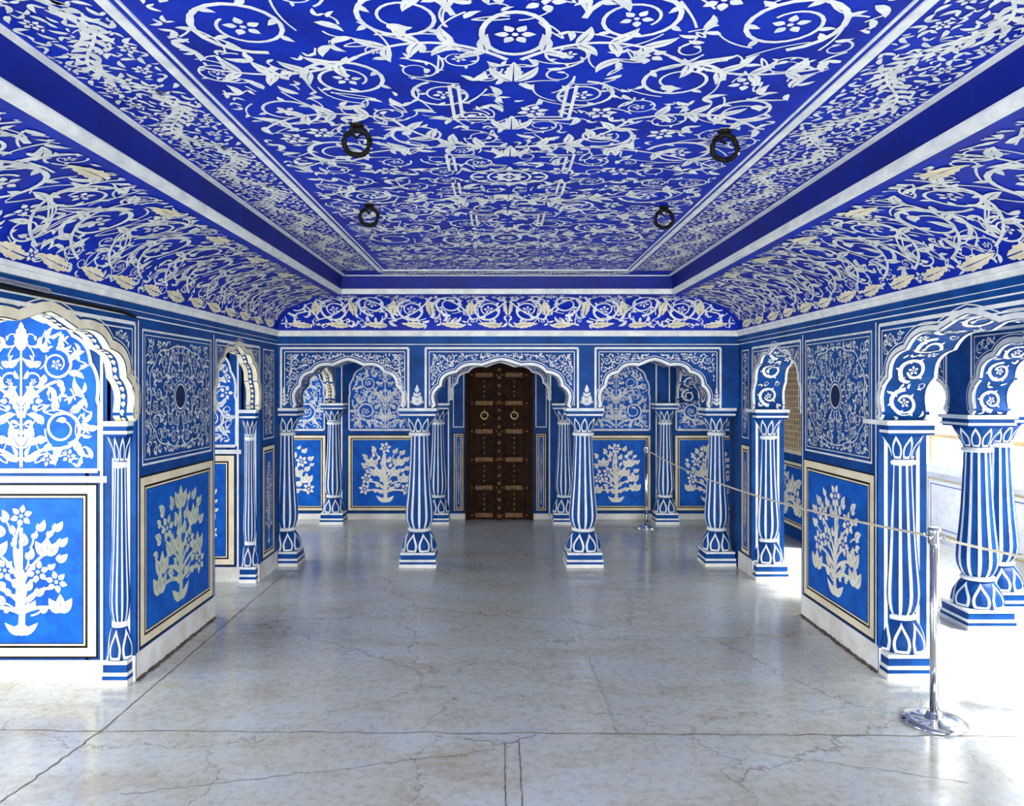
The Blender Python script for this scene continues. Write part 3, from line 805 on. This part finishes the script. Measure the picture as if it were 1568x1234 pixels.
# ---------------------------------------------------- columns
def column_mesh(sxy=1.0,h=ZS,lotus=8):
    c=MB('column'); s=sxy
    def sq(hw,z0,z1,k): c.box(-hw*s,hw*s,-hw*s,hw*s,z0,z1,k)
    sq(.165,0,.030,'plaster'); sq(.160,.030,.052,'wall_blue'); sq(.163,.052,.070,'white'); sq(.152,.070,.112,'wall_blue'); sq(.155,.112,.13,'white')
    n=72
    kb=lambda i,j:'wall_blue'
    bp=[(.148,.13),(.154,.165),(.142,.22),(.116,.27),(.092,.305)]
    c.lathe(0,0,[(r*s,z) for r,z in bp],n,kb,smooth=True)
    c.lathe(0,0,[(.090*s,.30),(.104*s,.308),(.104*s,.325),(.090*s,.333)],n,lambda i,j:'white',smooth=True)
    shaft=[(.085,.333),(.102,.355),(.120,.40),(.126,.45),(.122,.52),(.108,.65),(.096,.80),(.088,.95),(.082,1.08),(.079,1.17)]
    c.lathe(0,0,[(r*s,z) for r,z in shaft],n,lambda i,j:'white' if i%6 in (0,1) else 'wall_blue',lambda i,j:1.02 if i%6 in (0,1,2) else .985)
    c.lathe(0,0,[(.080*s,1.165),(.096*s,1.172),(.098*s,1.19),(.082*s,1.20)],n,lambda i,j:'white',smooth=True)
    cp=[(.082,1.20),(.090,1.23),(.108,1.27),(.134,1.31),(.148,1.34)]
    c.lathe(0,0,[(r*s,z) for r,z in cp],n,kb,smooth=True)
    sq(.150,1.34,1.352,'wall_blue'); sq(.160,1.352,1.368,'white'); sq(.152,1.368,1.394,'wall_blue'); sq(.168,1.394,h,'white')
    def rad(prof,z):
        for (r0,z0),(r1,z1) in zip(prof,prof[1:]):
            if z<=z1: return r0+(r1-r0)*max(0,(z-z0)/(z1-z0))
        return prof[-1][0]
    def petals(prof,z0,z1,m):
        for k,(mat,sc_,off) in enumerate((('white',1.0,.003),('wall_blue',.66,.0045))):
            P=Pat(); hh=z1-z0; L=hh*(1 if k==0 else .72)
            for i in range(m):
                a=2*pi*(i+.5)/m; W=pi/m*.90*sc_; nn=8
                zb=z0+(hh-L)*.35
                b=len(P.v)
                for q in range(nn+1):
                    t=q/nn; w=W*(1-t**2.2)*(.8+.35*math.sin(pi*t)); zz=zb+L*t
                    P.v.append((a-w,zz,0)); P.v.append((a,zz,.0015)); P.v.append((a+w,zz,0))
                for q in range(nn):
                    x=b+3*q; P.f.append((x,x+1,x+4,x+3)); P.f.append((x+1,x+2,x+5,x+4))
            c.pat(P,lambda u,v,w:((rad(prof,v)*s+off+w)*math.cos(u),(rad(prof,v)*s+off+w)*math.sin(u),v),mat)
    petals(bp,.135,.295,lotus); petals(cp,1.205,1.335,10)
    return c.mesh()
m_full=column_mesh(1.0); m_side=column_mesh(.84); m_half=column_mesh(.42,lotus=6)
def put(me,x,y):
    o=bpy.data.objects.new('column',me); o.location=(x,y,0); sc.collection.objects.link(o)
for x,y in ((-.735,6.84),(.755,6.84)): put(m_full,x,y)
for x,y in ((-1.955,6.86),(1.975,6.86)): put(m_side,x,y)
for x,y in ((-.74,8.93),(.76,8.93),(-1.98,8.93),(1.96,8.93)): put(m_side,x,y)
for x,y in ((2.265,4.26),(2.265,6.38)): put(m_side,x,y)
for x,y in ((3.245,5.11),(3.68,5.55),(3.245,3.475),(3.245,1.725)): put(m_full if y>5 else m_side,x,y)
for x,y in ((-2.072,4.10),(-2.072,6.22)): put(m_half,x,y)

# ---------------------------------------------------- terrace parapet outside
tp=MB('terrace_parapet')
FP=Frame((4.55,0,0),(0,1,0),(-1,0,0))
tp.fbox(FP,-3,9.3,0,.72,-.15,0,'plaster'); tp.fbox(FP,-3,9.3,.72,.80,-.18,.03,'white')
for k in range(11):
    u=-2.9+k*1.1
    tp.rband(FP,u,u+1.0,.08,.66,.02,.003,'gold'); tp.rband(FP,u+.06,u+.94,.14,.60,.008,.003,'wall_blue')
    tp.fbox(FP,u-.07,u-.03,.80,1.10,-.1,-.06,'gold')
tp.fbox(FP,-3,9.3,1.08,1.12,-.11,-.05,'gold')
tp.build()

# ---------------------------------------------------- ceiling hooks
for x,y in ((-.515,2.70),(.825,2.76),(-.676,3.87),(.855,3.92)):
    h=MB('iron_ceiling_ring')
    h.lathe(x,y,[(.022,ZCEIL-.014),(.026,ZCEIL-.010),(.026,ZCEIL-.0055)],12,lambda i,j:'iron')
    c=Vector((x,y,ZCEIL-.068))
    h.tube([c+Vector((.046*math.cos(t*pi/12),.006*math.sin(t),.046*math.sin(t*pi/12))) for t in range(25)],.010,'iron')
    h.tube([Vector((x-.016,y,ZCEIL-.006)),Vector((x-.018,y,ZCEIL-.035)),Vector((x,y,ZCEIL-.052)),Vector((x+.018,y,ZCEIL-.035)),Vector((x+.016,y,ZCEIL-.006))],.006,'iron')
    h.build()

# ---------------------------------------------------- stanchions and rope
SP=[(1.68,8.62),(2.075,3.59),(2.95,2.75)]
for x,y in SP:
    s=MB('stanchion')
    k=lambda i,j:'chrome'
    s.lathe(0,0,[(.142,0),(.145,.006),(.143,.014),(.10,.020),(.05,.026),(.036,.034),(.034,.05),(.022,.055)],40,k,smooth=True)
    s.lathe(0,0,[(.020,.05),(.020,.86)],20,k,smooth=True)
    s.lathe(0,0,[(.026,.855),(.028,.86),(.028,.905),(.030,.91),(.030,.925),(.020,.935)],20,k,smooth=True)
    for a in range(4):
        t=a*pi/2+.6; s.tube([(.028*math.cos(t),.028*math.sin(t),.885),(.045*math.cos(t),.045*math.sin(t),.885),(.05*math.cos(t),.05*math.sin(t),.90)],.005,'chrome')
    s.build((x,y,0))
for (a,b),sag in zip(zip(SP,SP[1:]),(.10,.05)):
    r=MB('barrier_rope'); n=40
    L=math.hypot(b[0]-a[0],b[1]-a[1]); e=.05/L
    pts=[]
    for i in range(n+1):
        t=e+(1-2*e)*i/n; pts.append((a[0]+(b[0]-a[0])*t,a[1]+(b[1]-a[1])*t,.89-sag*4*t*(1-t)))
    r.tube(pts,.0065,'rope'); r.build()

c=MB('electric_conduit')
c.tube([(XL+.02,2.2,2.005),(XL+.02,3.2,2.0),(XL+.02,3.9,1.997),(XL+.02,4.05,1.985)],.010,'black')
c.tube([(XL+.035,2.3,2.03),(XL+.035,3.25,2.02)],.012,'chrome')
c.build()

# ---------------------------------------------------- light
W=bpy.data.worlds.new('World'); sc.world=W; W.use_nodes=True
bg=W.node_tree.nodes['Background']; bg.inputs['Color'].default_value=(.96,.985,1,1); bg.inputs['Strength'].default_value=6.0
def area(name,loc,rot,sx,sy,e,col=(1,1,1)):
    l=bpy.data.lights.new(name,'AREA'); l.shape='RECTANGLE'; l.size=sx; l.size_y=sy; l.energy=e; l.color=col
    o=bpy.data.objects.new(name,l); o.location=loc; o.rotation_euler=rot; sc.collection.objects.link(o)
sl=bpy.data.lights.new('sun','SUN'); sl.energy=14; sl.angle=.12; sl.color=(1,.98,.94)
so=bpy.data.objects.new('sun',sl); so.rotation_euler=Vector((-.62,.22,-.85)).to_track_quat('-Z','Y').to_euler(); sc.collection.objects.link(so)
area('fill_behind',(0,-1.9,1.4),(math.radians(103),0,0),3.4,1.8,215,(1,.985,.95))  # unseen fill lamp added behind the camera to brighten the main room
area('daylight_left_bay',(-3.3,2.7,1.3),(math.radians(90),0,math.radians(-60)),1.6,1.4,20)

cam=bpy.data.cameras.new('camera'); co=bpy.data.objects.new('camera',cam); sc.collection.objects.link(co)
co.location=(0,0,1.6); co.rotation_euler=(math.radians(90),0,0)
cam.sensor_width=36; cam.lens=26.4; cam.shift_x=.0115; cam.shift_y=-.0147; cam.clip_start=.05
sc.camera=co
